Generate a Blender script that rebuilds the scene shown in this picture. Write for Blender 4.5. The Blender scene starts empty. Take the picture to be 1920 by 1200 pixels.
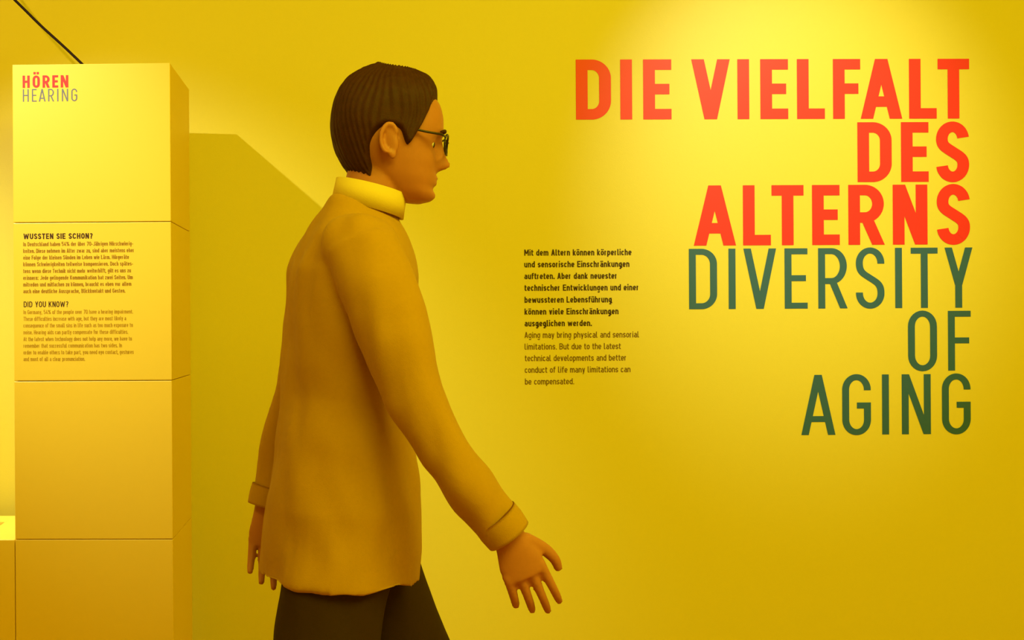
import bpy, bmesh, math, random
from mathutils import Vector, Matrix, noise

C = bpy.context.scene.collection
random.seed(4)
R = math.radians

# ------------------------------------------------------------------ camera
EYE = 1.29
F = 2500.0                       # focal length in pixels of the 1920 wide frame
PSI, ROLL = R(1.2), R(0.35)
PX, PY = 598.0, 605.0            # where the optical axis meets the frame
FWD = Vector((math.sin(PSI), math.cos(PSI), 0))
RT = Vector((math.cos(PSI), -math.sin(PSI), 0))
CAM = Vector((0, 0, EYE))
cd = bpy.data.cameras.new('camera')
cam = bpy.data.objects.new('camera', cd)
C.objects.link(cam)
cd.sensor_width = 36
cd.lens = F / 1920 * 36
cd.shift_x = (960 - PX) / 1920
cd.shift_y = (PY - 600) / 1920
cd.clip_start = 0.05
cam.matrix_world = Matrix.Translation(CAM) @ Matrix.Rotation(-PSI, 4, 'Z') @ Matrix.Rotation(R(90), 4, 'X') @ Matrix.Rotation(-ROLL, 4, 'Z')
bpy.context.scene.camera = cam

vs = bpy.context.scene.view_settings
vs.view_transform = 'Standard'
vs.look = 'None'
vs.exposure = 0.0
vs.gamma = 1
vs.use_curve_mapping = False

# ------------------------------------------------------------------ light
world = bpy.data.worlds.new('world')
bpy.context.scene.world = world
world.use_nodes = True
world.node_tree.nodes['Background'].inputs[0].default_value = (1.0, 0.85, 0.15, 1)
world.node_tree.nodes['Background'].inputs[1].default_value = 0.05

def spot(name, loc, target, power, deg, blend, size=0.02, col=(1, 1, 1)):
    d = bpy.data.lights.new(name, 'SPOT')
    d.energy = power
    d.color = col
    d.spot_size = R(deg)
    d.spot_blend = blend
    d.shadow_soft_size = size
    o = bpy.data.objects.new(name, d)
    C.objects.link(o)
    o.location = loc
    o.rotation_euler = (Vector(target) - Vector(loc)).to_track_quat('-Z', 'Y').to_euler()
    return o

def area(name, loc, target, power, sx, sy, col=(1, 1, 1)):
    d = bpy.data.lights.new(name, 'AREA')
    d.shape = 'RECTANGLE'
    d.size, d.size_y = sx, sy
    d.energy = power
    d.color = col
    o = bpy.data.objects.new(name, d)
    C.objects.link(o)
    o.location = loc
    o.rotation_euler = (Vector(target) - Vector(loc)).to_track_quat('-Z', 'Y').to_euler()
    return o

SPOT_POS = [(-1.55, 1.95, 2.96), (1.38, 1.90, 3.02), (-1.28, 3.40, 2.95)]
spot('column_spot', SPOT_POS[0], (-0.65, 3.24, 1.65), 208, 35, 1.0, 0.012, (0.93, 1, 0.95))
spot('column_flood', SPOT_POS[0], (-0.1, 3.7, 1.5), 46, 110, 0.8, 0.012, (1, 0.66, 0.08))
spot('title_spot', SPOT_POS[1], (1.45, 3.76, 1.72), 126, 36, 1.0, 0.03, (0.95, 1, 1))
spot('plinth_spot', SPOT_POS[2], (-1.14, 3.50, 0.76), 200, 46, 0.8, 0.03, (0.92, 1, 1))
area('ambient_fill', (1.2, 0.8, 3.22), (0.8, 2.2, 0.0), 167, 3.0, 2.0, (1, 0.95, 0.04))  # unseen fill lamp, added for the room's ambient light

# ------------------------------------------------------------------ helpers
def ray_on_y(px, py, y):
    """point of the vertical plane Y = y that the pixel shows"""
    xi, zi = (px - PX) / F, (PY - py) / F
    x = xi * math.cos(ROLL) + zi * math.sin(ROLL)
    z = -xi * math.sin(ROLL) + zi * math.cos(ROLL)
    d = FWD + RT * x + Vector((0, 0, z))
    return CAM + d * (y / d.y)

def ray_on_plane(px, py, p0, n):
    d = ray_on_y(px, py, 1.0) - CAM
    return CAM + d * ((p0 - CAM).dot(n) / d.dot(n))

def material(name, col, rough=0.5, spec=0.5, bump=0.0, scale=200.0, var=0.0, sheen=0.0):
    m = bpy.data.materials.new(name)
    m.use_nodes = True
    nt = m.node_tree
    b = nt.nodes['Principled BSDF']
    b.inputs['Base Color'].default_value = (*col, 1)
    b.inputs['Roughness'].default_value = rough
    b.inputs['Specular IOR Level'].default_value = spec
    if sheen:
        b.inputs['Sheen Weight'].default_value = sheen
    tc = nt.nodes.new('ShaderNodeTexCoord')
    if var:
        n = nt.nodes.new('ShaderNodeTexNoise')
        n.inputs['Scale'].default_value = scale * 0.2
        n.inputs['Detail'].default_value = 5
        nt.links.new(tc.outputs['Object'], n.inputs['Vector'])
        mx = nt.nodes.new('ShaderNodeMix')
        mx.data_type = 'RGBA'
        mx.inputs[6].default_value = (*[c * (1 - var) for c in col], 1)
        mx.inputs[7].default_value = (*[min(1, c * (1 + var)) for c in col], 1)
        nt.links.new(n.outputs['Fac'], mx.inputs[0])
        nt.links.new(mx.outputs[2], b.inputs['Base Color'])
    if bump:
        n = nt.nodes.new('ShaderNodeTexNoise')
        n.inputs['Scale'].default_value = scale
        n.inputs['Detail'].default_value = 3
        nt.links.new(tc.outputs['Object'], n.inputs['Vector'])
        bp = nt.nodes.new('ShaderNodeBump')
        bp.inputs['Strength'].default_value = bump
        bp.inputs['Distance'].default_value = 0.001
        nt.links.new(n.outputs['Fac'], bp.inputs['Height'])
        nt.links.new(bp.outputs['Normal'], b.inputs['Normal'])
    return m

YEL = (0.80, 0.68, 0.045)
M = dict(
    wall=material('yellow_wall_paint', YEL, 0.5, 0.8, 0.25, 420, 0.012),
    lacquer=material('yellow_lacquered_board', (0.86, 0.60, 0.035), 0.42, 0.8, 0.05, 300, 0.01),
    ceiling=material('ceiling_paint', (0.60, 0.50, 0.30), 0.8, 0.2, 0.2, 200),
    floor=material('ochre_floor', (0.52, 0.22, 0.02), 0.5, 0.4, 0.2, 60, 0.05),
    red=material('red_vinyl', (0.86, 0.022, 0.016), 0.45, 0.5),
    blue=material('teal_vinyl', (0.022, 0.115, 0.15), 0.45, 0.6),
    grey=material('grey_vinyl', (0.15, 0.16, 0.20), 0.45, 0.5),
    dark=material('dark_brown_print', (0.045, 0.012, 0.002), 0.5, 0.4),
    brown=material('thin_brown_print', (0.16, 0.07, 0.004), 0.5, 0.4),
    print_mid=material('small_brown_print', (0.33, 0.15, 0.004), 0.5, 0.4),
    print_light=material('small_ochre_print', (0.44, 0.23, 0.004), 0.5, 0.4),
    triangle=material('flat_ochre', (0.62, 0.33, 0.01), 0.5, 0.4),
    cable=material('dark_brown_cable', (0.015, 0.004, 0.001), 0.6, 0.15),
    skin=material('skin', (0.50, 0.185, 0.08), 0.5, 0.4, 0.15, 500, 0.05),
    hair=material('dark_brown_hair', (0.055, 0.016, 0.004), 0.6, 0.18, 0.6, 420, 0.3),
    shirt=material('ochre_cloth', (0.50, 0.265, 0.008), 0.85, 0.15, 0.5, 700, 0.05, 0.1),
    collar=material('pale_yellow_cloth', (0.80, 0.60, 0.10), 0.85, 0.15, 0.5, 700),
    trousers=material('near_black_brown_cloth', (0.045, 0.022, 0.008), 0.85, 0.15, 0.5, 700, 0.1),
    shoe=material('black_leather', (0.02, 0.014, 0.01), 0.4, 0.5, 0.2, 300),
    sole=material('shoe_sole', (0.10, 0.08, 0.06), 0.7, 0.3),
    eye=material('eye_white', (0.75, 0.70, 0.62), 0.2, 0.5),
    iris=material('dark_iris', (0.03, 0.015, 0.008), 0.2, 0.5),
    frame=material('dark_spectacle_frame', (0.02, 0.012, 0.008), 0.35, 0.5),
    metal=material('white_spotlight_shell', (0.75, 0.74, 0.70), 0.4, 0.5),
)

def obj(name, bm, mat, parent=None, smooth=False):
    me = bpy.data.meshes.new(name)
    bm.to_mesh(me)
    bm.free()
    me.materials.append(mat)
    if smooth:
        for p in me.polygons:
            p.use_smooth = True
    o = bpy.data.objects.new(name, me)
    C.objects.link(o)
    if parent:
        o.parent = parent
    return o

def tag(o, label, cat, group=None):
    o['label'] = label
    o['category'] = cat
    if group:
        o['group'] = group
    return o

def thing(name, label, cat, loc=(0, 0, 0), rotz=0, group=None):
    o = bpy.data.objects.new(name, None)
    C.objects.link(o)
    o.location = loc
    o.rotation_euler = (0, 0, rotz)
    o.empty_display_size = 0.1
    return tag(o, label, cat, group)

def box_bm(x0, x1, y0, y1, z0, z1, bevel=0.0, seg=2):
    bm = bmesh.new()
    v = [bm.verts.new((x, y, z)) for x in (x0, x1) for y in (y0, y1) for z in (z0, z1)]
    for f in ((0, 1, 3, 2), (4, 6, 7, 5), (0, 4, 5, 1), (2, 3, 7, 6), (0, 2, 6, 4), (1, 5, 7, 3)):
        bm.faces.new([v[i] for i in f])
    bmesh.ops.recalc_face_normals(bm, faces=bm.faces)
    if bevel:
        bmesh.ops.bevel(bm, geom=bm.edges[:], offset=bevel, segments=seg, affect='EDGES', profile=0.5)
    return bm

# ------------------------------------------------------------------ the room
YW = 3.76
X0, X1, YB, H = -3.0, 3.4, -2.2, 3.3
def structure(name, bm, mat, parent=None):
    o = obj(name, bm, mat, parent)
    if parent is None:
        o['kind'] = 'structure'
    return o
structure('floor', box_bm(X0 - .1, X1 + .1, YB - .1, YW + .1, -.1, 0), M['floor'])
structure('ceiling', box_bm(X0 - .1, X1 + .1, YB - .1, YW + .1, H, H + .1), M['ceiling'])
structure('wall_left', box_bm(X0 - .1, X0, YB, YW, 0, H), M['wall'])
structure('wall_right', box_bm(X1, X1 + .1, YB, YW, 0, H), M['wall'])
structure('wall_front', box_bm(X0 - .1, X1 + .1, YB - .1, YB, 0, H), M['wall'])
JX = ray_on_y(911, 600, YW).x                       # hairline joint between two wall boards
wb = structure('wall_back', box_bm(X0 - .1, X1 + .1, YW + .02, YW + .1, 0, H), M['wall'])
for a, b in ((X0 - .1, JX), (JX, X1 + .1)):
    structure('wall_panel', box_bm(a, b, YW, YW + .02, 0, H, 0.00025, 1), M['wall'], wb)

# ------------------------------------------------------------------ lettering (DIN-like strokes, drawn here)
def arc(cx, cy, rx, ry, a0, a1, n=10):
    return [(cx + rx * math.cos(R(a0 + (a1 - a0) * i / n)), cy + ry * math.sin(R(a0 + (a1 - a0) * i / n))) for i in range(n + 1)]

def bez(p0, p1, p2, p3, n=8):
    out = []
    for i in range(n + 1):
        t = i / n
        u = 1 - t
        out.append(tuple(u**3 * p0[k] + 3 * u * u * t * p1[k] + 3 * u * t * t * p2[k] + t**3 * p3[k] for k in (0, 1)))
    return out

class Glyph:
    """polygons of one character inside a W x H box; sv, sh: thickness of upright and level strokes"""
    def __init__(s, W, H, sv, sh, q=10):
        s.W, s.H, s.sv, s.sh, s.q, s.polys = W, H, sv, sh, q, []
    def rect(s, x0, y0, x1, y1):
        s.polys.append([(x0, y0), (x1, y0), (x1, y1), (x0, y1)])
    def para(s, x0, y0, x1, y1, w):                 # slanted bar with level ends, centred on x0 / x1
        s.polys.append([(x0 - w / 2, y0), (x0 + w / 2, y0), (x1 + w / 2, y1), (x1 - w / 2, y1)])
    def strip(s, pts, closed=False):
        P = [p for i, p in enumerate(pts) if i == 0 or (abs(p[0] - pts[i - 1][0]) + abs(p[1] - pts[i - 1][1])) > 1e-7]
        if closed and abs(P[0][0] - P[-1][0]) + abs(P[0][1] - P[-1][1]) < 1e-6:
            P.pop()
        n = len(P)
        L, Rr = [], []
        for i in range(n):
            a = P[i - 1] if (i or closed) else None
            b = P[(i + 1) % n] if (i < n - 1 or closed) else None
            c = P[i]
            ds = []
            for (p, q) in ((a, c), (c, b)):
                if p is None or q is None:
                    continue
                d = Vector((q[0] - p[0], q[1] - p[1])).normalized()
                ds.append(Vector((-d.y, d.x)))
            nn = sum(ds, Vector((0, 0))).normalized()
            k = 1 / max(0.5, nn.dot(ds[0]))
            ox, oy = nn.x * s.sv / 2 * k, nn.y * s.sh / 2 * k
            L.append((c[0] + ox, c[1] + oy))
            Rr.append((c[0] - ox, c[1] - oy))
        for i in range(n if closed else n - 1):
            j = (i + 1) % n
            s.polys.append([L[i], L[j], Rr[j], Rr[i]])

def make_glyph(ch, W, H, sv, sh, q=10):
    g = Glyph(W, H, sv, sh, q)
    def start(yc, yt, rad):
        """upper terminal of a round letter: an arc that begins at height yt"""
        if yt <= yc:
            return [(x1, yt)] + arc(xm, yc, r, rad, 0, 180, 2 * q)
        return arc(xm, yc, r, rad, math.degrees(math.asin(min(1, (yt - yc) / rad))), 180, 2 * q)
    def finish(yc, yb, rad, a1):
        if yb >= yc:
            return arc(xm, yc, r, rad, 0 if a1 < 0 else 180, a1, 2 * q) + [((x0 if a1 < 0 else x1), yb)]
        k = math.degrees(math.asin(min(1, (yc - yb) / rad)))
        return arc(xm, yc, r, rad, 0, -180 + k, 2 * q) if a1 < 0 else arc(xm, yc, r, rad, 180, 360 - k, 2 * q)
    x0, x1, y0, y1 = sv / 2, W - sv / 2, sh / 2, H - sh / 2
    r = (W - sv) / 2
    ry = r * 1.12
    xm = W / 2
    XH = H * 0.735
    yx = XH - sh / 2
    diag = sv * 1.07
    def vbar(x, a=0, b=None):
        g.rect(x - sv / 2, a, x + sv / 2, H if b is None else b)
    def hbar(y, a, b):
        g.rect(a, y - sh / 2, b, y + sh / 2)
    def oval(ya, yb):
        g.strip(arc(xm, yb - ry, r, ry, 0, 180, q) + arc(xm, ya + ry, r, ry, 180, 360, q), True)
    def dots(y):
        k = max(sv, sh) * 0.95
        for x in (xm - W * .22, xm + W * .22):
            g.rect(x - k / 2, y, x + k / 2, y + k)
    base = {'Ö': 'O', 'Ä': 'A', 'Ü': 'U', 'ä': 'a', 'ö': 'o', 'ü': 'u'}.get(ch)
    if base:
        g = make_glyph(base, W, H, sv, sh, q)
        dots(H * 1.09 if ch.isupper() else XH + H * 0.10)
        return g
    if ch == 'D':
        vbar(x0)
        rx = r * 1.15
        g.strip([(x0, y1)] + [(x1 - rx, y1)] + arc(x1 - rx, y1 - rx, rx, rx, 90, 0, q) + arc(x1 - rx, y0 + rx, rx, rx, 0, -90, q) + [(x0, y0)])
    elif ch in 'Il':
        if ch == 'I':
            vbar(xm)
        else:
            g.strip([(x0, H), (x0, y0 + r), *arc(x0 + r * 1.2, y0 + r, r * 1.2, r, 180, 270, 5), (W, y0)])
    elif ch == 'E':
        vbar(x0)
        hbar(y1, x0, W); hbar(y0, x0, W); hbar(H * .505, x0, W * .93)
    elif ch == 'F':
        vbar(x0)
        hbar(y1, x0, W); hbar(H * .505, x0, W * .93)
    elif ch == 'L':
        vbar(x0); hbar(y0, x0, W)
    elif ch == 'T':
        vbar(xm); hbar(y1, 0, W)
    elif ch == 'H':
        vbar(x0); vbar(x1); hbar(H * .5, x0, x1)
    elif ch == 'V':
        g.para(diag / 2, H, xm, 0, diag); g.para(W - diag / 2, H, xm, 0, diag)
    elif ch == 'A':
        g.para(diag / 2, 0, xm, H, diag); g.para(W - diag / 2, 0, xm, H, diag)
        t = 0.235
        g.rect(diag / 2 + (xm - diag / 2) * t, H * t - 0 - sh / 2 + sh * .3, W - diag / 2 - (xm - diag / 2) * t, H * t + sh / 2 + sh * .3)
    elif ch == 'Y':
        vbar(xm, 0, H * .42)
        g.para(xm, H * .38, diag / 2, H, diag); g.para(xm, H * .38, W - diag / 2, H, diag)
    elif ch == 'N':
        vbar(x0); vbar(x1); g.para(diag / 2, H, W - diag / 2, 0, diag)
    elif ch == 'M':
        vbar(x0); vbar(x1); g.para(diag / 2, H, xm, H * .28, diag); g.para(W - diag / 2, H, xm, H * .28, diag)
    elif ch in 'Ww':
        hh = H if ch == 'W' else XH
        k = diag * .9
        g.para(k / 2, hh, W * .28, 0, k); g.para(xm, hh * .9, W * .28, 0, k)
        g.para(xm, hh * .9, W * .72, 0, k); g.para(W - k / 2, hh, W * .72, 0, k)
    elif ch in 'Kk':
        vbar(x0)
        top = H if ch == 'K' else XH
        jy = top * .42
        g.para(x0 + diag * .3, jy, W - diag / 2, top, diag); g.para(x0 + (x1 - x0) * .35, top * .56, W - diag / 2, 0, diag)
    elif ch in 'Zz':
        t = H if ch == 'Z' else XH
        hbar(t - sh / 2, 0, W); hbar(y0, 0, W)
        g.para(diag / 2, sh * .6, W - diag / 2, t - sh * .6, diag)
    elif ch in 'Xx':
        t = H if ch == 'X' else XH
        g.para(diag / 2, 0, W - diag / 2, t, diag); g.para(diag / 2, t, W - diag / 2, 0, diag)
    elif ch in 'R':
        vbar(x0)
        rr = (y1 - H * .455) / 2
        rx = min(rr, r * 1.1)
        g.strip([(x0, y1), (x1 - rx - W * .0, y1)] + arc(x1 - rx, y1 - rr, rx, rr, 90, -90, 2 * q) + [(x0, H * .455)])
        g.para(xm + sv * .08, H * .43, W - diag / 2 + W * .02, 0, diag)
    elif ch in 'PB':
        vbar(x0)
        m = H * .46 if ch == 'P' else H * .52
        rr = (y1 - m) / 2
        g.strip([(x0, y1), (x1 - rr, y1)] + arc(x1 - rr, y1 - rr, rr, rr, 90, -90, q) + [(x0, m)])
        if ch == 'B':
            rr = (m - y0) / 2
            g.strip([(x0, m), (x1 - rr, m)] + arc(x1 - rr, y0 + rr, rr, rr, 90, -90, q) + [(x0, y0)])
    elif ch in 'O0':
        oval(y0, y1)
    elif ch == 'U':
        g.strip([(x0, H), *arc(xm, y0 + ry, r, ry, 180, 360, 2 * q), (x1, H)])
    elif ch == 'C':
        g.strip([*start(y1 - ry, H * .72, ry), *finish(y0 + ry, H * .28, ry, 360)])
    elif ch == 'G':
        g.strip([*start(y1 - ry, H * .735, ry), *arc(xm, y0 + ry, r, ry, 180, 360, 2 * q), (x1, H * .535)])
        hbar(H * .535 - sh / 2, xm + sv * .05, W)
    elif ch == 'J':
        g.strip([(x1, H), *arc(xm, y0 + ry, r, ry, 0, -150, q)])
    elif ch in 'Ss':
        t = H if ch == 'S' else XH
        yt = t - sh / 2
        rs = min(ry, t * .24)
        m = t * .5 + (0 if ch == 'S' else 0)
        g.strip([*start(yt - rs, t * .735, rs),
                 *bez((x0, yt - rs), (x0, t * .60), (x0 + r * .35, t * .575), (xm, m), q),
                 *bez((xm, m), (x1 - r * .35, t * .425), (x1, t * .40), (x1, y0 + rs), q),
                 *finish(y0 + rs, t * .265, rs, -180)])
    # ---------------- lower case
    elif ch in 'ao':
        if ch == 'o':
            oval(y0, yx)
        else:
            g.strip([(x1, 0), (x1, yx - r), *arc(xm, yx - r, r, r, 0, 150, q)])
            rr = (XH * .56 - y0) / 2
            g.strip([(x1, XH * .56), (x0 + rr, XH * .56), *arc(x0 + rr, y0 + rr, rr, rr, 90, 270, q), (x1, y0)])
    elif ch in 'bdpqg':
        oval(y0, yx)
        x = x0 if ch in 'bp' else x1
        if ch in 'bd':
            vbar(x)
        elif ch in 'pq':
            vbar(x, -H * .24, XH)
        else:
            g.strip([(x1, XH), (x1, -H * .1), *arc(xm, -H * .12 + r * .2, r, r, 0, -150, q)])
    elif ch == 'c':
        g.strip([*arc(xm, yx - ry, r, ry, 20, 180, q), *arc(xm, y0 + ry, r, ry, 180, 340, q)])
    elif ch == 'e':
        g.strip([(x0, XH * .5), (x1, XH * .5), (x1, yx - ry), *arc(xm, yx - ry, r, ry, 0, 180, q), *arc(xm, y0 + ry, r, ry, 180, 335, q)][1:])
        hbar(XH * .48, x0, x1)
    elif ch in 'ft':
        xs = W * .38
        if ch == 'f':
            g.strip([(xs, 0), (xs, y1 - r * 1.1), *arc(xs + r * 1.2, y1 - r * 1.1, r * 1.2, r * 1.1, 180, 90, 5), (W, y1)])
        else:
            g.strip([(xs, H * .93), (xs, y0 + r * 1.1), *arc(xs + r * 1.2, y0 + r * 1.1, r * 1.2, r * 1.1, 180, 270, 5), (W, y0)])
        hbar(yx, 0, W)
    elif ch in 'hnmru':
        if ch == 'u':
            vbar(x1, 0, XH)
            g.strip([(x0, XH), *arc(xm, y0 + ry, r, ry, 180, 360, 2 * q), (x1, XH * .6)])
        elif ch == 'r':
            vbar(x0, 0, XH)
            g.strip([(x0, XH * .55), *arc(x1, yx - r * 2, r * 2, r * 2, 180, 95, q)])
        elif ch == 'm':
            vbar(x0, 0, XH)
            q4 = (x1 - x0) / 4
            for cx in (x0 + q4, x1 - q4):
                g.strip([(cx - q4, yx - q4 * 1.2), *arc(cx, yx - q4 * 1.2, q4, q4 * 1.2, 180, 0, q), (cx + q4, 0)])
        else:
            vbar(x0, 0, H if ch == 'h' else XH)
            g.strip([(x0, yx - ry), *arc(xm, yx - ry, r, ry, 180, 0, 2 * q), (x1, 0)])
    elif ch in 'ij':
        if ch == 'i':
            vbar(xm, 0, XH)
        else:
            g.strip([(xm, XH), (xm, -H * .1), (xm - sv, -H * .2)])
        g.rect(xm - sv / 2, XH + H * .12, xm + sv / 2, XH + H * .12 + sv)
    elif ch in 'vy':
        g.para(diag / 2, XH, xm, 0, diag); g.para(W - diag / 2, XH, xm, 0, diag)
        if ch == 'y':
            g.para(xm, 0.02 * H, xm - W * .16, -H * .24, diag)
    # ---------------- figures and points
    elif ch == '5':
        hbar(y1, x0, W * .95)
        vbar(x0, H * .5, H)
        rr = (H * .6 - y0) / 2
        g.strip([(x0, H * .6), (x1 - r, H * .6), *arc(x1 - r, y0 + rr, r, rr, 90, -150, 2 * q)])
    elif ch == '4':
        g.para(W * .58, H, diag / 2, H * .2, diag); hbar(H * .23, 0, W); vbar(W * .72, 0, H * .5)
    elif ch == '7':
        hbar(y1, 0, W); g.para(W - diag / 2, H - sh, W * .35, 0, diag)
    elif ch == '%':
        for cx, cy in ((W * .22, H * .77), (W * .78, H * .23)):
            g.strip(arc(cx, cy, W * .17, H * .18, 0, 360, q), True)
        g.para(W * .25, 0, W * .75, H, sv * .9)
    elif ch == '?':
        g.strip([*arc(xm, y1 - r, r, r, 170, -45, q), (xm, H * .40), (xm, H * .25)])
        g.rect(xm - sv / 2, 0, xm + sv / 2, sv)
    elif ch == '.':
        g.rect(xm - sv * .55, 0, xm + sv * .55, sv * 1.1)
    elif ch == ',':
        g.para(xm, sv, xm - sv * .4, -H * .14, sv)
    elif ch == ':':
        g.rect(xm - sv * .55, 0, xm + sv * .55, sv * 1.1); g.rect(xm - sv * .55, XH * .75, xm + sv * .55, XH * .75 + sv * 1.1)
    elif ch == '-':
        hbar(H * .36, 0, W)
    return g

ADV = {'I': .16, 'i': .16, 'j': .16, 'l': .22, 't': .29, 'f': .30, 'r': .29, 'm': .66, 'w': .64, 'W': .80, 'M': .62, '.': .14, ',': .14, ':': .14,
       '-': .26, '%': .72, ' ': .22, 'E': .44, 'F': .43, 'L': .42, 'T': .46, 'S': .46, '?': .42, 'z': .36, 'c': .39, 's': .39, 'k': .42, 'v': .42, 'y': .42}
def advance(ch):
    if ch in ADV:
        return ADV[ch]
    return .50 if (ch.isupper() or ch.isdigit()) else .42

def letter_mesh(polys, fr, depth=0.0004):
    """polys in metres on the sheet; fr maps (u, v, w) to the thing's space, w = height above the sheet"""
    bm = bmesh.new()
    for i_, P in enumerate(polys):
        ar = sum(P[i][0] * P[(i + 1) % len(P)][1] - P[(i + 1) % len(P)][0] * P[i][1] for i in range(len(P)))
        if abs(ar) < 1e-12:
            continue
        if ar < 0:
            P = P[::-1]
        v = [bm.verts.new(fr(p[0], p[1], depth + (i_ % 64) * 4e-6)) for p in P]
        bm.faces.new(v)
    return bm

def text_polys(text, x0, y0, width, cap, sv, sh, track, q=4):
    tot = sum(advance(c) + track for c in text) - track
    k = width / tot
    x = x0
    out = []
    for c in text:
        if c != ' ':
            g = make_glyph(c, advance(c) * k, cap, sv, sh, q)
            out += [[(x + px, y0 + py) for px, py in P] for P in g.polys]
        x += (advance(c) + track) * k
    return out

# sheet mapping for the back wall: u = X, v = Z
def wall_uv(px, py):
    p = ray_on_y(px, py, YW)
    return p.x, p.z

PXM = F / YW                                        # pixels per metre on the wall, near enough for thicknesses
def title_row(name, label, specs, top, bot, slope_ref, sv, sh, mat, group):
    """specs: (character, left px, right px); one letter object each"""
    us = [wall_uv(s[1], (top + bot) / 2)[0] for s in specs]
    mid = (specs[0][1] + specs[-1][2]) / 2
    vt, vb = wall_uv(mid, top)[1], wall_uv(mid, bot)[1]
    root = thing(name, label, 'lettering', (us[0], YW, vb), 0, group)
    for i, (ch, a, b) in enumerate(specs):
        ym = (top + bot) / 2
        u0, u1 = wall_uv(a, ym)[0], wall_uv(b, ym)[0]
        g = make_glyph(ch, u1 - u0, vt - vb, sv / PXM, sh / PXM, 14)
        ov = (vt - vb) * .008 if ch in 'OSG' else 0
        polys = [[(px + u0 - us[0], (py) * (1 + 2 * ov / (vt - vb)) - ov) for px, py in P] for P in g.polys]
        o = obj('letter', letter_mesh(polys, lambda u, v, w: (u, -w - .0003, v), .0006), mat, root)
    return root

t1 = lambda s: [(c, a / 2.4 + 1060, b / 2.4 + 1060) for c, a, b in s]
t2 = lambda s: [(c, a / 3 + 1260, b / 3 + 1260) for c, a, b in s]
G1 = 'rows of the big wall title'
title_row('title_lettering', 'big bold red title letters reading DIE VIELFALT, top row on yellow wall',
          t1([('D', 47, 205), ('I', 247, 300), ('E', 350, 477), ('V', 567, 740), ('I', 774, 827), ('E', 877, 1002), ('L', 1042, 1167), ('F', 1204, 1327), ('A', 1328, 1515), ('L', 1546, 1670), ('T', 1675, 1817)]),
          111.0, 223.3, 0, 22.3, 19.8, M['red'], G1)
title_row('title_lettering', 'big bold red title letters reading DES, second row on yellow wall',
          t1([('D', 1314, 1468), ('E', 1510, 1634), ('S', 1668, 1816)]), 229.0, 341.0, 0, 22.3, 19.8, M['red'], G1)
title_row('title_lettering', 'big bold red title letters reading ALTERNS, third row on yellow wall',
          t1([('A', 577, 767), ('L', 799, 924), ('T', 928, 1072), ('E', 1110, 1234), ('R', 1273, 1433), ('N', 1473, 1629), ('S', 1671, 1820)]),
          346.8, 459.3, 0, 22.3, 19.8, M['red'], G1)
title_row('title_lettering', 'large thin teal title letters reading DIVERSITY, fourth row on yellow wall',
          t2([('D', 95, 253), ('I', 318, 357), ('V', 402, 586), ('E', 633, 762), ('R', 822, 983), ('S', 1034, 1194), ('I', 1254, 1294), ('T', 1343, 1494), ('Y', 1533, 1690)]),
          465.3, 578.3, 0, 13.2, 11.2, M['blue'], G1)
title_row('title_lettering', 'large thin teal title letters reading OF, fifth row on yellow wall',
          t2([('O', 1327, 1490), ('F', 1552, 1680)]), 583.0, 695.0, 0, 13.2, 11.2, M['blue'], G1)
title_row('title_lettering', 'large thin teal title letters reading AGING, bottom row on yellow wall',
          t2([('A', 726, 918), ('G', 957, 1118), ('I', 1181, 1220), ('N', 1292, 1455), ('G', 1518, 1679)]), 702.0, 814.5, 0, 13.2, 11.2, M['blue'], G1)

def paragraph(name, label, lines, mat, sv, cap):
    u0, v0 = wall_uv(lines[0][1], lines[0][3])
    root = thing(name, label, 'lettering', (u0, YW, v0), 0, 'text blocks left of the wall title')
    for text, a, b, base in lines:
        ua, va = wall_uv(a, base)
        ub, _ = wall_uv(b, base)
        polys = text_polys(text, 0, 0, ub - ua, cap / PXM, sv / PXM, sv * .92 / PXM, .085)
        polys = [[(px + ua - u0, py + va - v0) for px, py in P] for P in polys]
        obj('text_line', letter_mesh(polys, lambda u, v, w: (u, -w - .0003, v), .0006), mat, root)
paragraph('wall_text', 'small bold dark brown German paragraph on wall beginning Mit dem Altern',
          [('Mit dem Altern können körperliche', 983, 1184, 479.4), ('und sensorische Einschränkungen', 983, 1180, 501.4),
           ('auftreten. Aber dank neuester', 983, 1157, 523.4), ('technischer Entwicklungen und einer', 983.3, 1197.5, 545.4),
           ('bewussteren Lebensführung', 983.5, 1147, 567.8), ('können viele Einschränkungen', 983.5, 1159.5, 590), ('ausgeglichen werden.', 983.5, 1109.5, 612)],
          M['dark'], 2.05, 11.6)
paragraph('wall_text', 'small thin brown English paragraph on wall beginning Aging may bring',
          [('Aging may bring physical and sensorial', 983.5, 1198, 633.8), ('limitations. But due to the latest', 983.7, 1164, 655.5),
           ('technical developments and better', 984, 1174.5, 677.2), ('conduct of life many limitations can', 984, 1182, 699.1), ('be compensated.', 984.3, 1076.5, 721)],
          M['brown'], 1.45, 11.4)

# ------------------------------------------------------------------ display column of five stacked boxes
S = 0.385
TH = R(2.868)
FR = Vector((-0.2893, 3.2373, EYE + 0.6323))        # front right top corner
ax = Vector((math.cos(TH), -math.sin(TH), 0))
dp = Vector((math.sin(TH), math.cos(TH), 0))
FL = FR - ax * S
DEP = 0.366
NB = 5
base_z = FR.z - NB * S
col = thing('display_column', 'tall yellow column of stacked square boxes headed HÖREN HEARING', 'column', (FL.x, FL.y, base_z), -TH)
# local: x along the front, y into depth, z up
for k in range(NB):
    z1 = (NB - k) * S
    bx = obj('stacked_box', box_bm(0, S, 0, DEP, z1 - S + .0007, z1 - .0007, 0.0016, 2), M['lacquer'], col)
    if k == 0:
        top_box = bx
    if k == 1:
        text_box = bx
plinth_h = FR.z - 3 * S - base_z
# the column's foot stands on the floor
base_gap = base_z
obj('base', box_bm(.02, S - .02, .02, DEP - .02, -base_gap, 0.001), M['lacquer'], col) if base_gap > 0.003 else None

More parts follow.
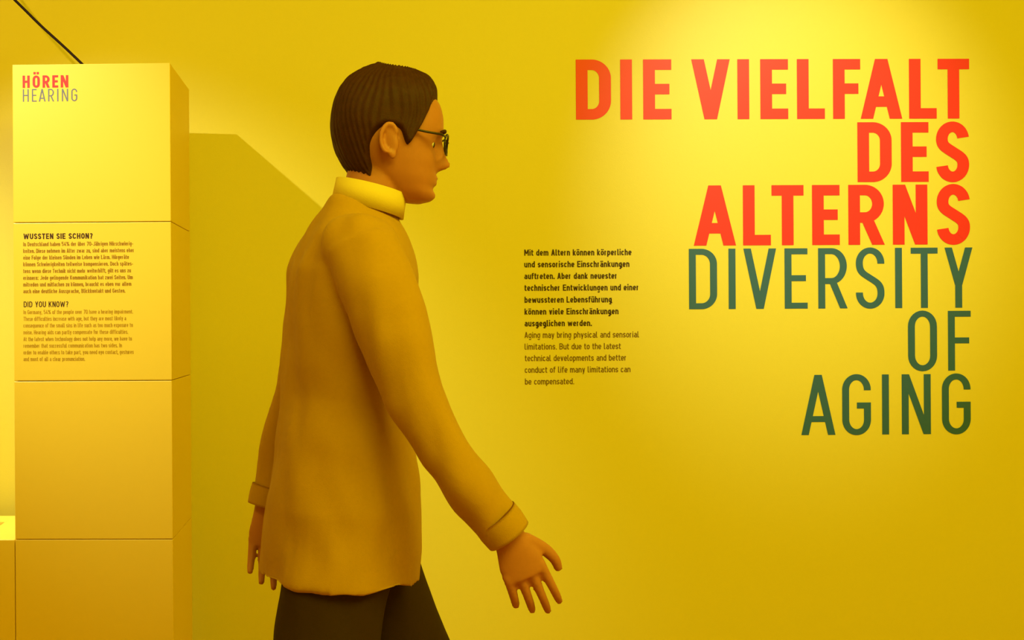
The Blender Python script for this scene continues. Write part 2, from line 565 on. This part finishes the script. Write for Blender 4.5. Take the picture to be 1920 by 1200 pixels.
def col_uv(px, py):
    p = ray_on_plane(px, py, FR, dp) - Vector((FL.x, FL.y, base_z))
    return p.dot(ax), p.z
PXC = 295.0 / S
def col_letters(parent, rows, mat, sv, sh, top, bot):
    ym = (top + bot) / 2
    mid = (rows[0][1] + rows[-1][2]) / 2
    vt, vb = col_uv(mid, top)[1], col_uv(mid, bot)[1]
    for ch, a, b in rows:
        u0, u1 = col_uv(a, ym)[0], col_uv(b, ym)[0]
        g = make_glyph(ch, u1 - u0, vt - vb, sv / PXC, sh / PXC, 8)
        obj('letter', letter_mesh([[(x + u0, y + vb) for x, y in P] for P in g.polys], lambda u, v, w: (u, -w, v)), mat, parent)
c7 = lambda s: [(c, a / 7.5 + 30, b / 7.5 + 30) for c, a, b in s]
col_letters(top_box, c7([('H', 93, 193), ('Ö', 234, 335), ('R', 374, 473), ('E', 511, 593), ('N', 629, 736)]), M['red'], 4.6, 4.0, 141.3, 164.4)
col_letters(top_box, c7([('H', 96, 179), ('E', 223, 290), ('A', 320, 416), ('R', 452, 533), ('I', 579, 597), ('N', 645, 733), ('G', 778, 861)]), M['grey'], 2.3, 2.0, 166.7, 190.2)

def col_text(text, a, b, base, mat, sv, cap, track=.085):
    ua, va = col_uv(a, base)
    ub, _ = col_uv(b, base)
    polys = text_polys(text, ua, va, ub - ua, cap / PXC, sv / PXC, sv * .9 / PXC, track, 4)
    obj('text_line', letter_mesh(polys, lambda u, v, w: (u, -w, v)), mat, text_box)
col_text('WUSSTEN SIE SCHON?', 44, 173.8, 448.4, M['dark'], 2.1, 10.3, .12)
for t, b, y in (('In Deutschland haben 54% der über 70-Jährigen Hörschwierig-', 249.5, 461.7), ('keiten. Diese nehmen im Alter zwar zu, sind aber meistens eher', 251.4, 474.3),
                ('eine Folge der kleinen Sünden im Leben wie Lärm. Hörgeräte', 241.8, 486.8), ('können Schwierigkeiten teilweise kompensieren. Doch spätes-', 249.2, 499.3),
                ('tens wenn diese Technik nicht mehr weiterhilft, gilt es uns zu', 245.4, 512), ('erinnern: Jede gelingende Kommunikation hat zwei Seiten. Um', 249, 524.7),
                ('mitreden und mitlachen zu können, braucht es eben vor allem', 246.4, 537.2), ('auch eine deutliche Aussprache, Blickkontakt und Gesten.', 235, 549.8)):
    col_text(t, 43.6, b, y, M['print_mid'], 1.25, 7.6)
col_text('DID YOU KNOW?', 44.5, 128.3, 576, M['dark'], 1.5, 10.6, .12)
for t, b, y in (('In Germany, 54% of the people over 70 have a hearing impairment.', 249.3, 589), ('These difficulties increase with age, but they are most likely a', 236.4, 601.5),
                ('consequence of the small sins in life such as too much exposure to', 249, 614.1), ('noise. Hearing aids can partly compensate for these difficulties.', 240.2, 626.8),
                ('At the latest when technology does not help any more, we have to', 247.2, 639.5), ('remember that successful communication has two sides. In', 228.6, 652),
                ('order to enable others to take part, you need eye contact, gestures', 250.6, 664.5), ('and most of all a clear pronunciation.', 159.4, 677)):
    col_text(t, 44, b, y, M['print_light'], 1.0, 7.6)

# low plinth of the same boxes, flush with the column's left side
pl = thing('low_plinth', 'low yellow box plinth at the left of the column, brightly lit top', 'plinth', (FL.x - ax.x * .0015, FL.y - ax.y * .0015, base_z), -TH)
for k in range(2):
    z1 = (2 - k) * S
    obj('stacked_box', box_bm(-1.0, 0, 0, .405, z1 - S + .0007, z1 - .0007, 0.0016, 2), M['lacquer'], pl)
zt = base_z + 2 * S
def on_top(px, py):
    p = ray_on_plane(px, py, Vector((0, 0, zt)), Vector((0, 0, 1))) - pl.location
    return p.dot(ax), p.dot(dp)
tip, back, low = on_top(8, 979), on_top(-40, 979), on_top(0.5, 984)
bm = bmesh.new()
dirx = ((low[0] - tip[0]) * 3.6, (low[1] - tip[1]) * 3.6)
v = [bm.verts.new((p[0], p[1], 2 * S + .0002)) for p in (tip, back, (tip[0] + dirx[0], tip[1] + dirx[1]))]
bm.faces.new(v)
bmesh.ops.recalc_face_normals(bm, faces=bm.faces)
if bm.faces[:][0].normal.z < 0:
    bmesh.ops.reverse_faces(bm, faces=bm.faces[:])
obj('ochre_triangle', bm, M['triangle'], pl)  # flat ochre triangle lying on the plinth's top
if base_gap > 0.003:
    obj('base', box_bm(-.98, -.02, .02, .385, -base_gap, 0.001), M['lacquer'], pl)

# ------------------------------------------------------------------ cable
cu = bpy.data.curves.new('cable', 'CURVE')
cu.dimensions = '3D'
cu.bevel_depth = 0.0034
cu.bevel_resolution = 4
sp = cu.splines.new('NURBS')
CY = 3.40
pts = []
for x, y in ((-150, -190), (-60, -85), (-15, -40), (28, 0), (52, 24), (77, 49), (103, 72), (128, 95), (153, 119), (166, 132), (172, 146), (173, 160)):
    p = ray_on_y(x, y, CY)
    pts.append(p)
pts = [Vector((pts[0].x - .13, CY, H)), Vector((pts[0].x - .12, CY, H - .3)), Vector((pts[0].x - .07, CY, pts[0].z + .16))] + pts
pts[-1].z = FR.z - .02
pts[-2].z = FR.z + .004
sp.points.add(len(pts) - 1)
for q_, p in zip(sp.points, pts):
    q_.co = (*p, 1)
sp.use_endpoint_u = True
sp.order_u = 4
tmp = bpy.data.objects.new('cable_curve', cu)
cu.materials.append(M['cable'])
C.objects.link(tmp)
dg_ = bpy.context.evaluated_depsgraph_get()
cab = bpy.data.objects.new('cable', bpy.data.meshes.new_from_object(tmp.evaluated_get(dg_)))
bpy.data.objects.remove(tmp)
C.objects.link(cab)
tag(cab, 'thin dark brown cable running slantwise down to the top of the column', 'cable')

# ------------------------------------------------------------------ the walking visitor
def ellipsoid(bm, c, rx, ry, rz, rot=None, seg=20):
    m = Matrix.Translation(c) @ (rot.to_4x4() if rot else Matrix.Identity(4)) @ Matrix.Diagonal((rx, ry, rz, 1))
    bmesh.ops.create_uvsphere(bm, u_segments=seg, v_segments=seg // 2 + 2, radius=1, matrix=m)

def loft(bm, pts, ra, rb, lat=Vector((0, 1, 0)), seg=20, cap_round=True, sub=3):
    """closed tube along pts; ra: half size along the walking plane, rb: half size along lat"""
    P = [Vector(p) for p in pts]
    n = len(P)
    path = []
    for i in range(n - 1):
        a, b, c, d = P[max(i - 1, 0)], P[i], P[i + 1], P[min(i + 2, n - 1)]
        for j in range(sub):
            t = j / sub
            p = 0.5 * ((2 * b) + (c - a) * t + (2 * a - 5 * b + 4 * c - d) * t * t + (3 * b - a - 3 * c + d) * t**3)
            path.append((p, ra[i] + (ra[i + 1] - ra[i]) * t, rb[i] + (rb[i + 1] - rb[i]) * t))
    path.append((P[-1], ra[-1], rb[-1]))
    rings = []
    m = len(path)
    for i, (p, a, b) in enumerate(path):
        t = (path[min(i + 1, m - 1)][0] - path[max(i - 1, 0)][0]).normalized()
        l = (lat - t * lat.dot(t)).normalized()
        s = t.cross(l)
        rings.append([bm.verts.new(p + s * a * math.cos(2 * math.pi * k / seg) + l * b * math.sin(2 * math.pi * k / seg)) for k in range(seg)])
    for A, B in zip(rings, rings[1:]):
        for k in range(seg):
            bm.faces.new((A[k], A[(k + 1) % seg], B[(k + 1) % seg], B[k]))
    for ring, (p, a, b), sg in ((rings[0], path[0], -1), (rings[-1], path[-1], 1)):
        q_ = path[1][0] if sg < 0 else path[-2][0]
        t = (p - q_).normalized()
        c = bm.verts.new(p + t * (min(a, b) * .5 if cap_round else 0))
        for k in range(seg):
            bm.faces.new((ring[k], ring[(k + 1) % seg], c))

def remeshed(name, bm, mat, parent, voxel, smooth_it=2, displace=None, decimate=None):
    bmesh.ops.recalc_face_normals(bm, faces=bm.faces)
    me = bpy.data.meshes.new(name + '_raw')
    bm.to_mesh(me)
    bm.free()
    t = bpy.data.objects.new(name + '_raw', me)
    C.objects.link(t)
    md = t.modifiers.new('r', 'REMESH')
    md.mode = 'VOXEL'
    md.voxel_size = voxel
    if smooth_it:
        sm = t.modifiers.new('s', 'SMOOTH')
        sm.iterations = smooth_it
        sm.factor = 0.5
    if decimate:
        dm = t.modifiers.new('d', 'DECIMATE')
        dm.ratio = decimate
    dg = bpy.context.evaluated_depsgraph_get()
    dg.update()
    ev = t.evaluated_get(dg)
    out = bpy.data.meshes.new_from_object(ev)
    bpy.data.objects.remove(t)
    bpy.data.meshes.remove(me)
    out.name = name
    if displace:
        nrm = [v_.normal.copy() for v_ in out.vertices]
        flat = []
        for v_, n_ in zip(out.vertices, nrm):
            flat += list(v_.co + n_ * displace(v_.co))
        out.vertices.foreach_set('co', flat)
        out.update()
    out.materials.clear()
    out.materials.append(mat)
    out.polygons.foreach_set('use_smooth', [True] * len(out.polygons))
    o = bpy.data.objects.new(name, out)
    C.objects.link(o)
    o.parent = parent
    return o

pp = ray_on_y(690, 605, 2.50)
person = thing('person', 'dark-haired person in ochre shirt walking to the right beside the column', 'person', (pp.x, 2.50, 0))

# --- head
HZ = [-.116, -.110, -.098, -.084, -.070, -.055, -.040, -.020, .000, .020, .045, .070, .090, .104, .112]
HF = [.058, .074, .081, .080, .082, .081, .081, .080, .085, .089, .088, .080, .064, .045, .026]
HB = [.030, .012, -.012, -.034, -.052, -.068, -.080, -.091, -.098, -.101, -.099, -.090, -.076, -.056, -.036]
HW = [.014, .030, .043, .052, .059, .064, .068, .072, .0745, .076, .074, .067, .054, .038, .024]
def interp(z, xs, ys):
    if z <= xs[0]: return ys[0]
    for i in range(len(xs) - 1):
        if z <= xs[i + 1]:
            t = (z - xs[i]) / (xs[i + 1] - xs[i])
            t0 = ys[max(i - 1, 0)]; t3 = ys[min(i + 2, len(ys) - 1)]
            a, b = ys[i], ys[i + 1]
            return 0.5 * ((2 * a) + (b - t0) * t + (2 * t0 - 5 * a + 4 * b - t3) * t * t + (3 * a - t0 - 3 * b + t3) * t**3)
    return ys[-1]
def ga(x, s): return math.exp(-(x / s) ** 2)
def head_pt(z, th, features=True):
    f, b, w = interp(z, HZ, HF), interp(z, HZ, HB), interp(z, HZ, HW)
    mid = (f + b) / 2
    c, s = math.cos(th), math.sin(th)
    e = 0.86
    x = mid + (f - b) / 2 * math.copysign(abs(c) ** e, c)
    y = w * math.copysign(abs(s) ** 0.92, s)
    if features and c > 0:
        d = 0
        if -.056 < z < .014:
            t = (0.014 - z) / 0.052
            nz = min(1, t) ** 1.15 if z > -.038 else max(0, 1 - ((-.038 - z) / .016) ** 2)
            d += .029 * nz * ga(y, .0075 + .005 * min(1, t))
        d += -.0095 * ga(abs(y) - .031, .015) * ga(z + .004, .013)
        d += .004 * ga(abs(y) - .028, .020) * ga(z - .018, .008)
        d += .0058 * ga(y, .020) * (ga(z + .0655, .0050) + ga(z + .0765, .0055)) - .003 * ga(y, .022) * ga(z + .071, .0022)
        d += -.003 * ga(y, .03) * ga(z + .087, .006) + .005 * ga(y, .018) * ga(z + .101, .010)
        d += .003 * ga(abs(y) - .045, .018) * ga(z + .035, .018)
        x += d * min(1, c * 2)
    return Vector((x, y, z))
HM = Matrix.Translation((.052, 0, 1.632)) @ Matrix.Rotation(R(5), 4, 'Y')
def head_grid(bm, fn, nz=64, nt=96):
    rings = []
    for i in range(nz + 1):
        u = i / nz
        z = -.116 + .228 * (0.5 - 0.5 * math.cos(math.pi * u)) * 1.0
        rings.append([bm.verts.new(HM @ fn(z, 2 * math.pi * k / nt)) for k in range(nt)])
    for A, B in zip(rings, rings[1:]):
        for k in range(nt):
            bm.faces.new((A[k], A[(k + 1) % nt], B[(k + 1) % nt], B[k]))
    bm.faces.new(rings[0][::-1])
    bm.faces.new(rings[-1])

bm = bmesh.new()
head_grid(bm, lambda z, t: head_pt(z, t))
for s in (-1, 1):                                   # ears: rim, bowl, lobe
    rot = Matrix.Rotation(R(-12), 3, 'Y') @ Matrix.Rotation(R(18 * s), 3, 'Z')
    ellipsoid(bm, HM @ Vector((-.014, s * .0790, -.012)), .0165, .0055, .029, rot)
    for k in range(30):
        a = R(-80 + k * 8)
        ellipsoid(bm, HM @ Vector((-.016 - .0150 * math.cos(a), s * (.086 + .003 * math.cos(a)), -.009 + .026 * math.sin(a))), .0046, .0046, .0046, None, 8)
    ellipsoid(bm, HM @ Vector((-.007, s * .0815, -.038)), .0075, .0050, .0085)
    ellipsoid(bm, HM @ Vector((-.001, s * .0800, -.016)), .0045, .0050, .0075)
for s in (-1, 1):                                   # eyelids
    ellipsoid(bm, HM @ Vector((.0600, s * .031, -.0005)), .0136, .0150, .0080)
    ellipsoid(bm, HM @ Vector((.0590, s * .031, -.0140)), .0128, .0145, .0062)
# neck, torso
loft(bm, [(-.015, 0, 1.42), (-.006, 0, 1.48), (.012, 0, 1.54), (.030, 0, 1.60)], [.075, .062, .056, .058], [.085, .062, .055, .055], seg=28)
loft(bm, [(-.05, 0, .86), (-.05, 0, .95), (-.045, 0, 1.05), (-.04, 0, 1.15), (-.03, 0, 1.28), (-.025, 0, 1.38), (-.02, 0, 1.44), (-.015, 0, 1.48)],
     [.105, .12, .108, .098, .112, .108, .085, .055], [.14, .165, .148, .135, .155, .17, .14, .07], seg=32)
ARMS = {-1: ([(-.02, -.165, 1.425), (.02, -.215, 1.30), (.065, -.235, 1.16), (.145, -.235, 1.03), (.225, -.225, .925)]),
        1: ([(-.02, .165, 1.425), (-.07, .215, 1.30), (-.125, .235, 1.165), (-.165, .24, 1.03), (-.195, .235, .915)])}
LEGS = {-1: [(-.05, -.085, .92), (-.085, -.09, .72), (-.125, -.09, .49), (-.25, -.09, .32), (-.385, -.09, .15)],
        1: [(-.05, .085, .92), (.035, .09, .73), (.125, .09, .51), (.185, .09, .31), (.245, .09, .10)]}
for s in (-1, 1):
    loft(bm, ARMS[s], [.055, .047, .040, .034, .026], [.052, .044, .038, .030, .021])
    loft(bm, LEGS[s], [.088, .078, .056, .052, .037], [.082, .074, .054, .048, .036])
# hands
def hand(bm, wrist, d, s):
    d = d.normalized()
    lat = Vector((0, 1, 0))
    lat = (lat - d * lat.dot(d)).normalized()
    f = d.cross(lat)
    if f.x < 0:
        f = -f                                      # thumb side points forward
    inn = lat * (-s)                                # palm faces the thigh
    w = wrist
    loft(bm, [w - d * .012, w + d * .022, w + d * .052, w + d * .080], [.023, .031, .039, .039], [.019, .017, .0145, .012], lat=lat, seg=24)
    lens = [.080, .089, .083, .066]
    for i in range(4):
        off = .031 - i * .0208
        b0 = w + d * (.072 - .004 * abs(i - 1)) + f * off
        spread = (1.5 - i) * .05
        ang = R(8 + 4 * i)
        p = b0.copy()
        pts_, L = [p.copy()], lens[i]
        for frac in (.0, .46, .30, .24):
            if frac == 0:
                p = p + d * .012
            else:
                dirn = (d + f * spread).normalized() * math.cos(ang) + inn * math.sin(ang)
                p = p + dirn * (L * frac)
                ang += R(15)
            pts_.append(p.copy())
        loft(bm, pts_, [.0090, .0086, .0078, .0074, .0058], [.0090, .0088, .0080, .0072, .0056], lat=lat, seg=12)
    t0 = w + d * .020 + f * .022 + inn * .004
    t1_ = w + d * .050 + f * .046 + inn * .014
    t2_ = w + d * .078 + f * .058 + inn * .020
    t3_ = w + d * .100 + f * .058 + inn * .026
    loft(bm, [t0, t1_, t2_, t3_], [.014, .0115, .0095, .0072], [.014, .011, .009, .0068], lat=lat, seg=14)
for s in (-1, 1):
    a, b = Vector(ARMS[s][-2]), Vector(ARMS[s][-1])
    hand(bm, b, (b - a) + Vector((-.02 if s < 0 else .03, 0, -.03)), s)
# bare ankles inside the shoes
body = remeshed('body', bm, M['skin'], person, 0.0036, 1, None, None)

# --- eyes
for s in (-1, 1):
    bm = bmesh.new()
    c = Vector((.0605, s * .031, -.006))
    ellipsoid(bm, HM @ c, .0118, .0118, .0118, None, 24)
    e = obj('eye', bm, M['eye'], person, True)
    bm = bmesh.new()
    ellipsoid(bm, HM @ (c + Vector((.0088, -s * .0005, -.001))), .0044, .0068, .0068, None, 20)
    obj('iris', bm, M['iris'], e, True)
    bm = bmesh.new()                                # eyebrow
    P = [HM @ Vector((.0905 - .010 * (abs(k) ** 2), s * (.030 + .016 * k), .016 + .003 * (1 - k * k))) for k in (-1, -.5, 0, .5, 1)]
    loft(bm, P, [.002, .004, .004, .0035, .0015], [.002, .003, .003, .003, .0015], lat=Vector((1, 0, 0)), seg=8)
    obj('eyebrow', bm, M['hair'], person, True)

# --- hair
def smooth(a, b, x):
    t = max(0, min(1, (x - a) / (b - a)))
    return t * t * (3 - 2 * t)
def hair_pt(z, th):
    a = abs(((math.degrees(th) + 180) % 360) - 180)  # 0 at the face, 180 at the nape
    line = interp(a, [0, 30, 52, 66, 76, 86, 100, 114, 128, 146, 180], [.068, .066, .050, .014, -.016, .010, .012, -.012, -.060, -.096, -.104])
    p = head_pt(z, th, False)
    k = smooth(line - .006, line + .008 + .034 * (1 - smooth(35, 70, a)), z)
    n = Vector((p.x + .005, p.y * 1.3, p.z * .85)).normalized()
    strand = .0009 * math.sin(th * 52 + 5 * noise.noise(p * 14)) + .0010 * noise.noise(Vector((p.x * 160, p.y * 160, p.z * 22))) + .0040 * noise.noise(p * 16)
    thick = .014 + .010 * smooth(.02, .10, z) + .008 * smooth(100, 170, a) * smooth(-.12, -.03, z)
    return p + n * (-.008 + k * (thick + .006 + strand))
bm = bmesh.new()
head_grid(bm, hair_pt, 120, 320)
obj('hair', bm, M['hair'], person, True)

# --- spectacles
bm = bmesh.new()
def ring(bm, pts_, r, closed=False):
    P = pts_ + ([pts_[0], pts_[1]] if closed else [])
    loft(bm, P, [r] * len(P), [r] * len(P), lat=Vector((.3, .2, 1)).normalized(), seg=8, sub=1)
for s in (-1, 1):
    P = []
    for k in range(28):
        t = 2 * math.pi * k / 28
        cx, cz = math.cos(t), math.sin(t)
        y = .033 + .025 * math.copysign(abs(cx) ** .7, cx)
        P.append(HM @ Vector((.0985 - .010 * ((y - .008) / .05) ** 2, s * y, -.006 + .018 * math.copysign(abs(cz) ** .7, cz))))
    ring(bm, P, .0019, True)
    ring(bm, [HM @ Vector(q_) for q_ in ((.0885, s * .058, .006), (.080, s * .073, .007), (.050, s * .078, .009), (.018, s * .0795, .0135), (-.004, s * .0795, .018))], .0022)
ring(bm, [HM @ Vector(q_) for q_ in ((.0985, -.009, .0), (.101, 0, .003), (.0985, .009, .0))], .0019)
bmesh.ops.recalc_face_normals(bm, faces=bm.faces)
obj('spectacles', bm, M['frame'], person, True)

# --- shirt
def folds(k):
    def fn(co):
        v_ = Vector((co.x * 9, co.y * 9, co.z * 5))
        return k * (noise.noise(v_) + .5 * noise.noise(v_ * 2.3 + Vector((3, 1, 7))))
    return fn
bm = bmesh.new()
loft(bm, [(-.058, 0, .815), (-.056, 0, .87), (-.054, 0, .95), (-.047, 0, 1.05), (-.04, 0, 1.15), (-.03, 0, 1.28), (-.024, 0, 1.38), (-.018, 0, 1.445), (-.012, 0, 1.49), (-.006, 0, 1.515)],
     [.150, .148, .143, .132, .124, .130, .124, .100, .076, .062], [.195, .192, .188, .172, .160, .175, .187, .160, .088, .064], seg=40, cap_round=False)
for s in (-1, 1):
    A = [Vector(p) for p in ARMS[s]]
    loft(bm, A[:4] + [A[4] + (A[3] - A[4]) * .10], [.066, .060, .053, .046, .038], [.063, .056, .050, .042, .034], seg=24, cap_round=False)
    ellipsoid(bm, Vector((-.02, s * .150, 1.425)), .070, .070, .062)
remeshed('shirt', bm, M['shirt'], person, 0.006, 5, folds(.013), None)
bm = bmesh.new()
NC = 40
ringsC = []
for (rr, zo) in ((.060, 1.500), (.068, 1.500), (.066, 1.545), (.060, 1.545)):
    ringsC.append([bm.verts.new((.000 + rr * math.cos(2 * math.pi * k / NC) + (.008 if zo > 1.52 else 0), rr * math.sin(2 * math.pi * k / NC), zo - .26 * rr * math.cos(2 * math.pi * k / NC))) for k in range(NC)])
for A, B in zip(ringsC, ringsC[1:] + ringsC[:1]):
    for k in range(NC):
        bm.faces.new((A[k], A[(k + 1) % NC], B[(k + 1) % NC], B[k]))
bmesh.ops.recalc_face_normals(bm, faces=bm.faces)
c = obj('collar', bm, M['collar'], person, True)
c['label'] = 'pale collar'
for s in (-1, 1):                                   # cuffs
    bm = bmesh.new()
    a, b = Vector(ARMS[s][-2]), Vector(ARMS[s][-1])
    d = (b - a).normalized()
    loft(bm, [b - d * .040, b - d * .020, b + d * .002], [.042, .043, .041], [.038, .038, .036], seg=28, cap_round=False)
    obj('cuff', bm, M['shirt'], person, True)

# --- trousers
bm = bmesh.new()
loft(bm, [(-.05, 0, .82), (-.052, 0, .90), (-.05, 0, .98), (-.046, 0, 1.04)], [.122, .130, .128, .118], [.172, .176, .172, .158], seg=36)
for s in (-1, 1):
    A = [Vector(p) for p in LEGS[s]]
    end = A[4] - (A[3] - A[4]) * .06
    loft(bm, [A[0], A[1], A[2], A[3], end], [.112, .098, .078, .070, .066], [.094, .088, .074, .068, .064], seg=28, cap_round=False)
remeshed('trousers', bm, M['trousers'], person, 0.008, 6, folds(.010), None)

# --- shoes
def shoe(ankle, heel, ball, toe, side):
    bm = bmesh.new()
    a, h, b_, t = (Vector(q_) for q_ in (ankle, heel, ball, toe))
    up = (a - (h + b_) / 2).normalized()
    loft(bm, [h + up * .030, h.lerp(b_, .3) + up * .042, h.lerp(b_, .65) + up * .038, b_ + up * .026, t + up * .016],
         [.034, .044, .038, .028, .016], [.034, .038, .042, .048, .030], seg=24)
    loft(bm, [h.lerp(b_, .22) + up * .03, a + up * .01], [.046, .044], [.040, .040], seg=24)
    o = remeshed('shoe', bm, M['shoe'], person, .005, 4)
    bm = bmesh.new()
    n = 20
    for lvl in (0.012, -0.004):
        pass
    L = (t - h)
    outl = []
    for k in range(2 * n):
        u = (k / n) if k < n else (2 - k / n)
        sd = 1 if k < n else -1
        w_ = .034 + .016 * math.sin(math.pi * min(1, u * 1.05)) if u < .95 else .030
        e_ = math.sqrt(max(0, 1 - abs(2 * u - 1) ** 6))
        base = h.lerp(b_, min(1, u / .72)) if u < .72 else b_.lerp(t, (u - .72) / .28)
        outl.append((base, Vector((0, sd * w_ * e_, 0))))
    A = [bm.verts.new(p + w_ + up * .014) for p, w_ in outl]
    B = [bm.verts.new(p + w_ - up * .002) for p, w_ in outl]
    for k in range(2 * n):
        bm.faces.new((A[k], A[(k + 1) % (2 * n)], B[(k + 1) % (2 * n)], B[k]))
    bm.faces.new(A)
    bm.faces.new(B[::-1])
    bmesh.ops.recalc_face_normals(bm, faces=bm.faces)
    obj('sole', bm, M['sole'], o)
shoe((-.385, -.09, .15), (-.44, -.09, .115), (-.285, -.09, .004), (-.215, -.09, .004), -1)
shoe((.245, .09, .10), (.205, .09, .004), (.375, .09, .045), (.455, .09, .068), 1)

# ------------------------------------------------------------------ the spotlight housings under the ceiling
for i, (loc, tgt, lab) in enumerate(((SPOT_POS[0], (-0.62, 3.24, 1.72), 'white ceiling spotlight aimed at the column'),
                                     (SPOT_POS[1], (1.36, 3.76, 1.66), 'white ceiling spotlight aimed at the wall title'),
                                     (SPOT_POS[2], (-1.12, 3.50, 0.76), 'white ceiling spotlight above the low plinth'))):
    d = (Vector(tgt) - Vector(loc)).normalized()
    t = thing('ceiling_spotlight', lab, 'spotlight', (loc[0], loc[1], H), 0, 'spotlights under the ceiling')
    q_ = d.to_track_quat('Z', 'Y').to_matrix().to_4x4()
    bm = bmesh.new()
    off = Vector((0, 0, loc[2] - H))
    n = 28
    prof = [(.030, -.14), (.042, -.13), (.045, -.02), (.052, .03), (.048, .03), (.040, -.03), (.001, -.03)]
    rs = [[bm.verts.new(off + (q_ @ Vector((r_ * math.cos(2 * math.pi * k / n), r_ * math.sin(2 * math.pi * k / n), z_ - .06)))) for k in range(n)] for r_, z_ in prof]
    for A, B in zip(rs, rs[1:]):
        for k in range(n):
            bm.faces.new((A[k], A[(k + 1) % n], B[(k + 1) % n], B[k]))
    bm.faces.new(rs[0])
    bmesh.ops.recalc_face_normals(bm, faces=bm.faces)
    obj('lamp_head', bm, M['metal'], t, True)
    bm = bmesh.new()
    top = off + q_ @ Vector((0, 0, -.15))
    loft(bm, [top, Vector((top.x, top.y, 0))], [.008, .008], [.008, .008], lat=Vector((1, 0, 0)), seg=12, cap_round=False)
    obj('stem', bm, M['metal'], t)
    bm = bmesh.new()
    bmesh.ops.create_cone(bm, cap_ends=True, segments=28, radius1=.045, radius2=.045, depth=.02, matrix=Matrix.Translation((top.x, top.y, -.01)))
    obj('ceiling_rose', bm, M['metal'], t)
